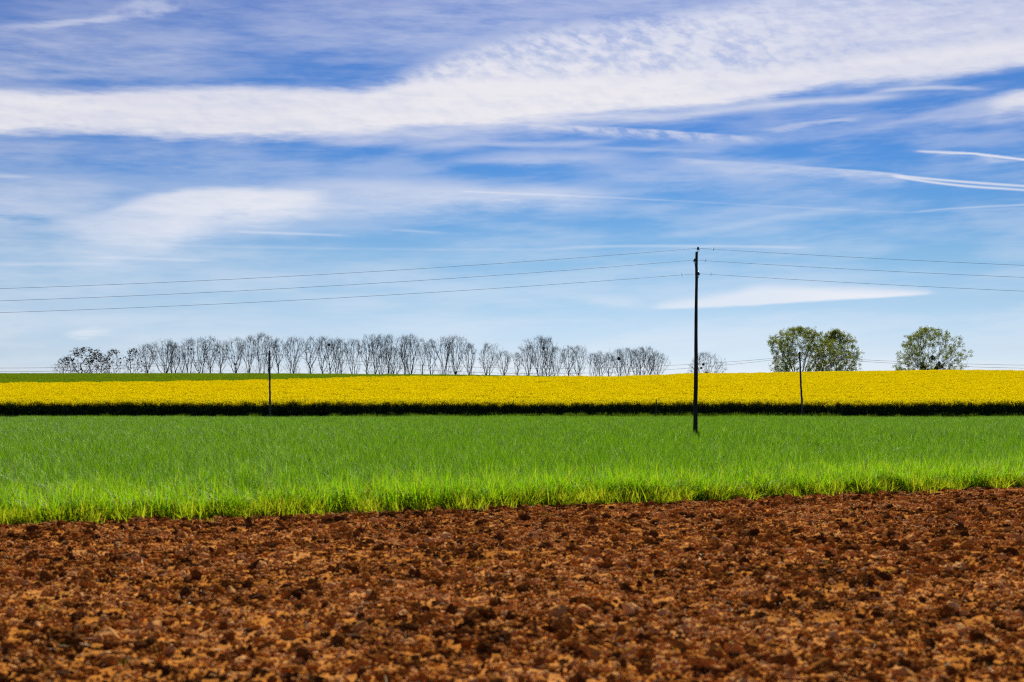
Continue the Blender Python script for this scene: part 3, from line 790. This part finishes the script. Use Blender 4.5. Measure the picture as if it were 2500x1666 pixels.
def unit(v): return v / np.linalg.norm(v)
def grow(seed, width, height, form='vase', fork=.1, npts=420, roots=1, clear=.25, bf=.45, r_tip=.010, gamma=2.3, twigs=3, twig_len=.5, root_gap=.10):
    """branch segments (p0, p1, r0, r1, order) of a tree: spots spread through the crown's room are joined to
    the trunk along short paths, and every limb is as thick as what it carries"""
    r = np.random.default_rng(seed)
    z0 = clear * height
    # uneven room: a few lobes make the outline irregular
    lob_a = r.uniform(0, 2 * np.pi, 5); lob_s = r.uniform(.08, .34, 5); lob_z = r.uniform(.3, 1, 5)
    pts = []
    while len(pts) < npts:
        t = r.uniform(0, 1) ** (.6 if form == 'vase' else .8)
        z = z0 + (height - z0) * t
        if form == 'vase': f = (.16 + .84 * min(1, t / .62) ** .8) * math.sqrt(max(0, 1 - max(0, (t - .55) / .45) ** 2.2))
        elif form == 'dome': f = (.78 + .22 * min(1, t / .3)) * math.sqrt(max(0, 1 - max(0, (t - .28) / .72) ** 2))
        else: f = .55 + .45 * math.sin(math.pi * min(1, t * 1.02))
        if form == 'vase' and r.uniform() < .13:
            t = r.uniform(-.32, .1); z = z0 + (height - z0) * t; f = r.uniform(.3, .8)
        a = r.uniform(0, 2 * np.pi)
        k = 1 + sum(s_ * math.cos(a - b_) * math.exp(-((t - c_) / .3) ** 2) for b_, s_, c_ in zip(lob_a, lob_s, lob_z))
        R = width / 2 * 1.22 * f * k * r.uniform(.12, 1) ** .5
        zz = z + (.10 * height * r.normal(0, .35))
        pts.append((math.cos(a) * R, math.sin(a) * R, min(max(zz, z0 * (.25 if form == 'vase' else .8)), height * 1.01)))
    P = np.array(pts)
    nodes, par, path, rootnode = [], [], [], []
    for q in range(roots):
        a = 2 * np.pi * q / roots + r.uniform(-.5, .5); g_ = root_gap * (roots > 1)
        b0 = np.array([math.cos(a) * g_, math.sin(a) * g_, -.4])
        lean = np.array([math.cos(a), math.sin(a), 0]) * width * (.10 if roots > 1 else .02) * r.uniform(.5, 1.3)
        prev = -1
        for w_ in range(5):
            nodes.append(b0 + (np.array([0, 0, fork * height + .4]) + lean) * (w_ / 4) + r.normal(0, .03, 3) * (w_ > 0)); par.append(prev)
            path.append(0 if prev < 0 else path[prev] + np.linalg.norm(nodes[-1] - nodes[prev])); prev = len(nodes) - 1
    N0 = len(nodes)
    nodes = np.concatenate([np.array(nodes), np.zeros((npts, 3))]); par = par + [0] * npts; path = np.array(path + [0.] * npts)
    left = np.ones(npts, bool); best = np.full(npts, 1e9); bi = np.zeros(npts, int)
    def relax(k):
        d = P - nodes[k]; L = np.linalg.norm(d, axis=1)
        drop = np.maximum(0, -d[:, 2])                       # branches seldom turn downwards
        c = L + bf * path[k] + 1.6 * drop
        u = left & (c < best); best[u] = c[u]; bi[u] = k
    for k in range(N0):
        if k % 5 >= 2: relax(k)
    for q in range(npts):
        m_ = np.where(left, best, 1e9).argmin(); left[m_] = False
        k = N0 + q; nodes[k] = P[m_]; par[k] = int(bi[m_]); path[k] = path[par[k]] + np.linalg.norm(P[m_] - nodes[par[k]])
        relax(k)
    n_ = len(nodes)
    load = np.zeros(n_); child = [[] for _ in range(n_)]
    for k in range(n_):
        if par[k] >= 0: child[par[k]].append(k)
    order = np.argsort(-path, kind='stable')
    for k in sorted(range(n_), key=lambda q: -q):
        load[k] += 1.0 if not child[k] else 0
        if par[k] >= 0: load[par[k]] += load[k]
    rad_ = r_tip * np.maximum(load, 1) ** (1 / gamma)
    segs = []
    for k in range(n_):
        p = par[k]
        if p < 0: continue
        a, b_ = nodes[p], nodes[k]; L = np.linalg.norm(b_ - a)
        r1_ = rad_[k]; r0_ = min(rad_[p], rad_[k] * 1.25)
        mid_ = (a + b_) / 2 + r.normal(0, .045, 3) * L + np.array([0, 0, -.05 * L])
        lev = 0 if k < N0 else (1 if load[k] > npts * .045 else 2)
        segs.append((a, mid_, r0_, (r0_ + r1_) / 2, lev)); segs.append((mid_, b_, (r0_ + r1_) / 2, r1_, lev))
    tips = []
    for k in range(N0, n_):
        if load[k] > 6: continue
        d = unit(nodes[k] - nodes[par[k]]); d[2] += .25; d = unit(d)
        tips.append((nodes[k], d, 4))
        for q in range(twigs):
            e = unit(d + r.normal(0, .5, 3)); L = twig_len * r.uniform(.5, 1.3)
            m1 = nodes[k] + e * L * .5; e2 = unit(e + r.normal(0, .25, 3) + np.array([0, 0, .1])); m2 = m1 + e2 * L * .5
            segs.append((nodes[k], m1, r_tip * .75, r_tip * .6, 3)); segs.append((m1, m2, r_tip * .6, r_tip * .3, 3))
    return segs, tips

def tubes(segs, name, mat, sides_of):
    V, F4 = [], []
    nv = 0
    for sides in sorted(set(sides_of(s_[4]) for s_ in segs)):
        ss = [s_ for s_ in segs if sides_of(s_[4]) == sides]
        A = np.array([s_[0] for s_ in ss]); B = np.array([s_[1] for s_ in ss])
        r0 = np.array([s_[2] for s_ in ss]); r1 = np.array([s_[3] for s_ in ss])
        D_ = B - A; D_ /= np.linalg.norm(D_, axis=1, keepdims=True) + 1e-9
        ref = np.where(np.abs(D_[:, :1]) < .8, [[1., 0, 0]], [[0, 1., 0]])
        U = np.cross(D_, ref); U /= np.linalg.norm(U, axis=1, keepdims=True); W_ = np.cross(D_, U)
        t = 2 * np.pi * np.arange(sides) / sides
        ring = U[:, None] * np.cos(t)[None, :, None] + W_[:, None] * np.sin(t)[None, :, None]
        v = np.concatenate([A[:, None] + ring * r0[:, None, None], B[:, None] + ring * r1[:, None, None]], 1)
        n_ = len(ss); base = nv + np.arange(n_)[:, None] * 2 * sides
        k = np.arange(sides)[None]; k2 = (k + 1) % sides
        F4.append(np.stack([base + k, base + k2, base + sides + k2, base + sides + k], -1).reshape(-1, 4))
        V.append(v.reshape(-1, 3)); nv += n_ * 2 * sides
    return raw_mesh(name, np.concatenate(V), F4, [mat], smooth=True)

def leaf_quads(centres, size, r, jitter, per, mat, name):
    n_ = len(centres) * per
    c = np.repeat(np.asarray(centres), per, 0) + r.normal(0, 1, (n_, 3)) * jitter
    u = r.normal(0, 1, (n_, 3)); u /= np.linalg.norm(u, axis=1, keepdims=True)
    w = np.cross(u, r.normal(0, 1, (n_, 3))); w /= np.linalg.norm(w, axis=1, keepdims=True)
    s_ = size * r.uniform(.6, 1.3, (n_, 1))
    V = np.stack([c - u * s_, c + w * s_ * .55, c + u * s_, c - w * s_ * .55], 1).reshape(-1, 3)
    return raw_mesh(name, V, np.arange(n_ * 4).reshape(-1, 4), [mat])

def bare_shapes(seed, width, height, **kw):
    segs, tips = grow(seed, width, height, **kw)
    tr = tubes([s_ for s_ in segs if s_[4] <= 1], 'trunk', M_bark, lambda l: 7 if l == 0 else 5)
    cr_ = tubes([s_ for s_ in segs if s_[4] > 1], 'crown', M_twig, lambda l: 3)
    return tr, cr_, segs, tips

SHAPES = {'slim': [], 'mid': [], 'broad': [], 'podded': []}
for q in range(8):
    SHAPES['slim'].append((3.0, 9.5) + bare_shapes(300 + q, 3.0, 9.5, npts=150, roots=1 + q % 2, clear=.30, fork=.22, bf=.85, r_tip=.0155, gamma=2.05, twigs=4, twig_len=.8)[:2])
for q in range(12):
    SHAPES['mid'].append((4.6, 9.5) + bare_shapes(320 + q, 4.6, 9.5, npts=210, roots=1 + q % 3, clear=.27, fork=.10, bf=.9, r_tip=.0155, gamma=2.05, twigs=4, twig_len=.8)[:2])
for q in range(5):
    SHAPES['broad'].append((6.2, 9.5) + bare_shapes(340 + q, 6.2, 9.5, npts=300, roots=2 + q % 3, clear=.22, fork=.06, bf=.9, r_tip=.0155, gamma=2.05, twigs=4, twig_len=.8, root_gap=.12)[:2])
for q in range(3):
    tr, cr_, segs, tips = bare_shapes(360 + q, 4.5, 6.5, form='dome', npts=220, roots=3, clear=.07, bf=.6, r_tip=.014, gamma=2.2, twigs=3, twig_len=.6)
    r_ = np.random.default_rng(q)
    top = [p for p, d, l in tips if r_.uniform() < .22 + .6 * max(0, p[2] / 6.5 - .3)]
    SHAPES['podded'].append((4.5, 6.5, tr, cr_, leaf_quads(top, .20, r_, .18, 3, M_bud, 'pods')))

TREE_Y = 366.0
ROW = [  # photo x, top y, width px, form
    (163, 872, 46, 'podded'), (205, 848, 76, 'podded'), (236, 862, 52, 'podded'), (276, 853, 40, 'podded'), (322, 850, 40, 'podded'),
    (360, 841, 42, 'mid'), (406, 828, 60, 'broad'), (425, 838, 40, 'mid'), (445, 857, 24, 'slim'), (461, 828, 32, 'slim'), (489, 826, 46, 'mid'),
    (513, 824, 34, 'slim'), (539, 832, 34, 'slim'), (576, 825, 48, 'mid'), (608, 820, 36, 'mid'), (638, 815, 42, 'mid'), (656, 822, 30, 'slim'), (679, 826, 30, 'slim'),
    (715, 824, 48, 'mid'), (758, 824, 34, 'slim'), (788, 823, 32, 'slim'), (806, 828, 30, 'slim'), (822, 826, 26, 'slim'), (833, 830, 28, 'slim'),
    (863, 830, 38, 'mid'), (896, 819, 32, 'slim'), (916, 817, 34, 'slim'), (929, 820, 34, 'mid'), (950, 818, 36, 'mid'), (964, 848, 52, 'broad'), (988, 820, 28, 'slim'),
    (1003, 818, 46, 'mid'), (1031, 828, 24, 'slim'), (1053, 830, 28, 'slim'), (1087, 823, 46, 'mid'), (1113, 821, 48, 'mid'), (1146, 838, 36, 'mid'),
    (1189, 839, 44, 'mid'), (1231, 857, 38, 'mid'), (1263, 861, 24, 'slim'), (1290, 842, 38, 'mid'), (1319, 822, 54, 'broad'), (1337, 824, 36, 'slim'),
    (1356, 848, 38, 'mid'), (1388, 846, 32, 'slim'), (1412, 845, 38, 'mid'), (1451, 863, 30, 'mid'), (1467, 858, 28, 'slim'), (1486, 862, 26, 'slim'),
    (1511, 853, 38, 'mid'), (1531, 850, 36, 'mid'), (1551, 852, 24, 'slim'), (1565, 849, 40, 'mid'), (1586, 848, 32, 'slim'), (1603, 862, 40, 'broad')]
ORD = ['', 'first', 'second', 'third', 'fourth', 'fifth', 'sixth', 'seventh', 'eighth', 'ninth', 'tenth', 'eleventh', 'twelfth', 'thirteenth', 'fourteenth', 'fifteenth', 'sixteenth', 'seventeenth', 'eighteenth']
def base_on_ridge(px):
    return np.interp(px, [0, 100, 700, 1000, 1100, 1600, 1750], [912.5, 912.6, 912.6, 914, 916, 920, 916])
def row_label(k):
    px, top, w, form = ROW[k]
    tall = base_on_ridge(px) - top
    look = {'slim': 'narrow', 'mid': 'fan-crowned', 'broad': 'broad many-stemmed', 'podded': 'dark pod-hung'}[form]
    size = 'tall' if tall > 88 else ('low' if tall < 62 else 'mid-height')
    left = [q for q in range(len(ROW)) if ROW[q][0] < 658]
    midr = [q for q in range(len(ROW)) if 658 < ROW[q][0] < 960]
    post = [q for q in range(len(ROW)) if 960 < ROW[q][0] < 1150]
    gapr = [q for q in range(len(ROW)) if 1165 < ROW[q][0] < 1430]
    last = [q for q in range(len(ROW)) if ROW[q][0] > 1430]
    if k < 5: return ['low spreading shrubby tree at the far left end of the ridge row', 'widest dark pod-hung tree near the left end of the ridge row',
                      'dark pod-hung tree tucked against the widest one at the left row end', 'separate small pod-hung tree with open sky both sides, nearer the row end',
                      'separate small pod-hung tree beside the first fan-crowned bare tree'][k]
    if k in left: return f'{size} {look} bare ridge tree, {ORD[len(left) - left.index(k)]} left from the leftmost thin pole'
    if k in midr: return f'{size} {look} bare ridge tree, {ORD[midr.index(k) + 1]} right from the leftmost thin pole'
    if k in post: return f'{size} {look} bare ridge tree, {ORD[len(post) - post.index(k)]} left from the thin post on the ridge'
    if k in gapr:
        return f'{size} {look} bare ridge tree, {ORD[gapr.index(k) + 1]} in the second, looser stretch of the row'
    return f'{size} {look} bare ridge tree, {ORD[last.index(k) + 1]} in the last stretch before the tall pole'

def place_tree(name, x, y, turn, meshes, scale, label, group):
    e = bpy.data.objects.new(name, None); C.objects.link(e); e.empty_display_size = .5
    e.location = (x, y, float(ground_z(x, y)) - .05); e.rotation_euler = (0, 0, turn); e.scale = scale
    tag(e, label, 'tree', group)
    for nm, me in meshes:
        o = link(nm, me, e)
        if nm == 'pods': o['kind'] = 'stuff'
    return e
count = {k: 0 for k in SHAPES}
for k, (px, top, wpx, form) in enumerate(ROW):
    y = TREE_Y + random.uniform(-3, 5)
    p = spot(px, base_on_ridge(px), y); t = spot(px, top, y)
    lst = SHAPES[form]; sh = lst[count[form] % len(lst)]; count[form] += 1
    gz = float(ground_z(p.x, y))
    h = (t.z - gz) * .97; w = wpx / F_PX * y * 1.2
    mm = [('trunk', sh[2]), ('crown', sh[3])] + ([('pods', sh[4])] if len(sh) > 4 else [])
    e = place_tree('bare_tree', p.x, y, random.uniform(0, 6.28), mm, (w / sh[0], w / sh[0], h / sh[1]), row_label(k), 'bare trees along the ridge')
    ROW[k] = ROW[k] + (e,)

def ball(parent, px, py, y, rpx, seed):
    """a mistletoe clump: a ball of short forking twigs and leaves"""
    r_ = np.random.default_rng(seed)
    n_ = 260
    d = r_.normal(0, 1, (n_, 3)); d /= np.linalg.norm(d, axis=1, keepdims=True)
    c = d * (r_.uniform(.15, 1, (n_, 1)) ** .45) * rpx / F_PX * y
    me = leaf_quads(c, .13 * rpx / F_PX * y + .05, r_, .03, 2, M_mistle, 'mistletoe')
    o = link('mistletoe', me, parent)
    bpy.context.view_layer.update()
    o.matrix_parent_inverse = parent.matrix_world.inverted()
    o.location = spot(px, py, y)
    o['label'] = 'dark round mistletoe clump'
def ball_on(k, px, py, rpx, seed):
    e = ROW[k][4]; ball(e, px, py, e.location.y - .3, rpx, seed)
ball_on(49, 1511, 876, 4.0, 1)
ball_on(21, 803, 842, 3.4, 2)
ball_on(9, 467, 853, 2.0, 3)
ball_on(13, 573, 889, 2.2, 4)

# the small round bare tree behind the rapeseed, half hidden by the near pole
y = 372.0
segs_tr = bare_shapes(380, 9.3, 7.6, form='dome', npts=420, roots=3, clear=.08, fork=.06, bf=.75, r_tip=.0165, twigs=4, twig_len=.7, root_gap=.12)
g = spot(1719, 916, y); t = spot(1719, 864, y); gz = float(ground_z(g.x, y))
rb = place_tree('bare_tree', g.x, y, .4, [('trunk', segs_tr[0]), ('crown', segs_tr[1])], (1, 1, (t.z - gz) / 7.6), 'low round bare tree with mistletoe behind the rapeseed, beside the tall pole', None)
for q, (a, b_, c_) in enumerate([(1717, 890, 3.2), (1712, 899, 2.6), (1725, 910, 2.6)]):
    ball(rb, a, b_, y - .3, c_, 30 + q)

# three trees in young leaf on the right
def leafy(px, left, right, top, y, seed, label, balls=(), stems=3, per=15, keep=1.0, npts=1050):
    g_ = spot(px, 908, y); gz_ = float(ground_z(g_.x, y)); h = spot(px, top, y).z - gz_
    w = (right - left) / F_PX * y
    segs, tips = grow(seed, w * .93, h * .97, form='dome', npts=npts, roots=stems, clear=.05, fork=.04, bf=.8, r_tip=.02, gamma=2.3, twigs=2, twig_len=.5, root_gap=.14)
    r_ = np.random.default_rng(seed)
    tr = tubes([s_ for s_ in segs if s_[4] <= 1], 'trunk', M_bark, lambda l: 7 if l == 0 else 5)
    br = tubes([s_ for s_ in segs if s_[4] > 1], 'branches', M_bark, lambda l: 3)
    # leaves sit in sprays at the twig ends, so that gaps stay open between them
    cen = []
    for p, d, l in tips:
        gap = float(vnoise(p[0] * .75 + .35 * p[1], p[2] * .75 + .35 * p[1], seed)) * .7 + .3 * float(vnoise(p[0] * 1.9, p[2] * 1.9, seed + 1))
        if r_.uniform() > keep or gap < .25: continue
        for q in range(2):
            cen.append(p + r_.normal(0, .16, 3) + np.asarray(d) * r_.uniform(-.2, .45))
    lv = leaf_quads(cen, .15, r_, .23, per, M_leaf, 'crown')
    e = place_tree('leafy_tree', g_.x, y, 0, [('trunk', tr), ('branches', br), ('crown', lv)], (1, 1, 1), label, None)
    shift = ((left + right) / 2 - px) / F_PX * y
    for q, (bx, by, br_) in enumerate(balls):
        ball(e, bx, by, y - .4, br_, 50 + seed + q)
    return e
leafy(1953, 1850, 2032, 801, 384, 401, 'largest tree in young leaf, with a leaning thin pole in front of it')
leafy(2040, 1980, 2090, 806, 391, 407, 'young-leaved tree joined to the right side of the largest one', stems=2, npts=640)
leafy(2266, 2172, 2332, 801, 386, 405, 'lone young-leaved tree with dark mistletoe clumps, at the right end of the ridge',
      [(2277, 874, 6), (2293, 886, 3.4), (2250, 888, 4), (2254, 899, 8.5), (2266, 904, 3.4), (2294, 895, 9), (2286, 900, 6)], keep=.9, npts=760)

# ================================================================== poles and wires
def pole_object(name, base, top, r0, r1, mat, label, cat, group=None, wob=.01, seed=0):
    r_ = random.Random(seed)
    e = bpy.data.objects.new(name, None); C.objects.link(e); e.location = base
    tag(e, label, cat, group)
    mb = MB(); n_ = 14
    d = Vector(top) - Vector(base)
    pts = [(0, 0, -.8)]; rr = [r0]
    for i in range(n_ + 1):
        t = i / n_
        pts.append(Vector((d.x * t, d.y * t, d.z * t)) + Vector((r_.uniform(-wob, wob), r_.uniform(-wob, wob), 0)) * (0 if i in (0, n_) else 1))
        rr.append((r0 + (r1 - r0) * t) * r_.uniform(.96, 1.04))
    pts.append(pts[-1] + Vector((0, 0, r1 * .5))); rr.append(r1 * .55)
    mb.tube(pts, rr, 12)
    mb.build('shaft', mat, e)
    return e

NEAR_Y = 68.0
b = spot(1697.5, 1063, NEAR_Y); b.z = float(ground_z(b.x, NEAR_Y)) ; tp = spot(1700.8, 616.5, NEAR_Y)
near = pole_object('utility_pole', b, tp, .112, .060, M_pole, 'tall dark wooden power pole standing in the green wheat, the nearest pole', 'utility pole', seed=1)
def insulator(at, root, side):
    """bell insulator on a bent iron pin"""
    at = Vector(at) - near.location; root = Vector(root) - near.location
    br = MB(); k = at - Vector((0, 0, .16))
    br.tube([root, root + (k - root) * .55 + Vector((side * .01, 0, -.02)), k, at - Vector((0, 0, .02))], [.014, .014, .013, .012], 7)
    br.tube([root + Vector((-.015, 0, -.10)), root + Vector((-.015, 0, .05))], [.02, .02], 6)
    o = br.build('bracket', M_metal, near)
    ins = MB()
    prof = [(.0, .075), (.03, .07), (.045, .05), (.032, .03), (.05, .01), (.062, -.03), (.068, -.07), (.05, -.075), (.02, -.06)]
    ins.tube([at + Vector((0, 0, z)) for r_, z in prof], [max(r_, .004) for r_, z in prof], 14)
    ins.build('insulator', M_glass, near)
    tie = MB()
    for sgn in (-1, 1):
        tie.tube([at + Vector((sgn * .03, -.02, .03)), at + Vector((sgn * .06, -.03, -.06)), at + Vector((sgn * .075, -.02, -.13))], [.006, .006, .004], 5)
    tie.build('tie_wire', M_metal, near)
A1, A2, A3 = spot(1704.2, 606.5, NEAR_Y), spot(1695.5, 635.5, NEAR_Y), spot(1705.2, 668.5, NEAR_Y)
A2.y -= .05; A3.y -= .03
insulator(A1, spot(1703.2, 617, NEAR_Y), 1)
insulator(A2, spot(1698.2, 647, NEAR_Y), -1)
insulator(A3, spot(1703.6, 679, NEAR_Y), 1)

def catenary(a, x_to, slope, curv, n_=60):
    """points of a hanging wire from a to the side: photo-plane slope and curvature per metre"""
    out = []
    L = x_to - a.x
    for i in range(n_ + 1):
        t = abs(L) * i / n_
        out.append(Vector((a.x + math.copysign(t, L), a.y + 0.0, a.z - slope * t + curv * t * t)))
    return out
K = F_PX / NEAR_Y            # photo pixels per metre at the near pole
def wire(name, a, lb, lc, rb_, rc, xl, xr, r_, label, group, ties=(), y=NEAR_Y):
    k = F_PX / y
    pts = catenary(a, xl, lb, lc * k)[::-1] + catenary(a, xr, rb_, rc * k)[1:]
    mb = MB(); mb.tube(pts, [r_] * len(pts), 5)
    e = bpy.data.objects.new(name, None); C.objects.link(e); e.location = a
    tag(e, label, 'power line', group)
    for q in range(len(mb.v)): mb.v[q] = mb.v[q] - np.array(a)
    mb.build('conductor', M_wire, e)
    for px, lean in ties:
        x = spot(px, 640, y).x; t = abs(x - a.x)
        z = a.z - (lb if x < a.x else rb_) * t + (lc if x < a.x else rc) * k * t * t
        tm = MB(); c = Vector((x, a.y, z)) - Vector(a)
        tm.tube([c + Vector((-lean, -.02, -.095)), c + Vector((0, -.012, 0)), c + Vector((lean, -.02, .095))], [.004, .012, .004], 6)
        tm.build('wire_clip', M_wire, e)
    return e
G1 = 'three power wires on the tall pole'
wire('power_wire', A1, .0842, 1.53e-5, .0632, 1.32e-5, -64, 62, .0075, 'topmost of the three wires carried by the tall near pole', G1, [(1742.6, .025)])
wire('power_wire', A2, .0850, 1.53e-5, .0640, 1.36e-5, -64, 62, .0075, 'middle of the three wires carried by the tall near pole', G1, [(1722, .03)])
wire('power_wire', A3, .0800, 1.40e-5, .0650, 1.35e-5, -64, 62, .0075, 'lowest of the three wires carried by the tall near pole', G1, [(1664.5, -.02), (1735.5, .0)])

FAR_Y = 154.2
fa_b = spot(659.5, 1015, FAR_Y); fa_b.z = float(ground_z(fa_b.x, FAR_Y)); fa_t = spot(658, 857, FAR_Y)
pole_object('telephone_pole', fa_b, fa_t, .115, .085, M_grey_pole, 'thin dark upright pole between yellow field and bare trees, on the left', 'utility pole', 'thin far poles', .012, 2)
fb_b = spot(1960, 1018, FAR_Y); fb_b.z = float(ground_z(fb_b.x, FAR_Y)); fb_t = spot(1951.5, 860, FAR_Y)
pole_object('telephone_pole', fb_b, fb_t, .115, .085, M_grey_pole, 'thin leaning pole in front of the largest leafy tree', 'utility pole', 'thin far poles', .03, 3)
def cable(zl, zr, mid, far_l, far_r, label):
    """telephone cable: left span out of view, span between the two thin poles, right span; heights read in photo pixels"""
    k = F_PX / FAR_Y
    pts = []
    xa, xb = fa_t.x, fb_t.x
    span = xb - xa
    def run(x0, z0, x1, z1, sag, n_=40):
        for i in range(n_ + 1):
            t = i / n_
            pts.append(Vector((x0 + (x1 - x0) * t, FAR_Y - .1, z0 + (z1 - z0) * t - 4 * sag * t * (1 - t))))
    za, zb = spot(658, zl, FAR_Y).z, spot(1951, zr, FAR_Y).z
    zm = spot(1304, mid, FAR_Y).z
    sag = (za + zb) / 2 - zm
    run(xa - span, za + .1, xa, za, (za + za + .1) / 2 - spot(50, far_l, FAR_Y).z)
    run(xa, za, xb, zb, sag)
    run(xb, zb, xb + span, zb - .3, (zb + zb - .3) / 2 - spot(2500, far_r, FAR_Y).z)
    mb = MB(); o = Vector((xa, FAR_Y, za))
    mb.tube([p - o for p in pts], [.016] * len(pts), 5)
    ob = mb.build('telephone_cable', M_wire, None, o)
    tag(ob, label, 'cable', 'telephone cables between the thin poles')
cable(863.0, 869.5, 899.5, 899, 893, 'upper of the two cables sagging between the thin far poles')
cable(864.5, 871.0, 912.5, 908, 900.5, 'lower of the two cables sagging between the thin far poles')

# small stake at the field edge, and a thin post on the ridge
sb = spot(1600.5, 1012, 153.6); sb.z = float(ground_z(sb.x, 153.6)); st_ = spot(1602.5, 974, 153.6)
def stake(name, b_, t_, r_, mat, label):
    mb = MB(); d = t_ - b_
    mb.tube([Vector((0, 0, -.3)), d * .5 + Vector((.01, 0, 0)), d * .93, d], [r_, r_ * .95, r_ * .85, r_ * .35], 7)
    o = mb.build(name, mat, None, b_); tag(o, label, 'post'); return o
stake('wooden_stake', sb, st_, .06, M_grey_pole, 'short pointed wooden stake in front of the dark rapeseed edge')
pb = spot(1151.5, 917, 358); pb.z = float(ground_z(pb.x, 358)); pt = spot(1151.5, 893, 358)
stake('ridge_post', pb, pt, .09, M_bark, 'thin dark post on the ridge behind the yellow field, among bare trees')
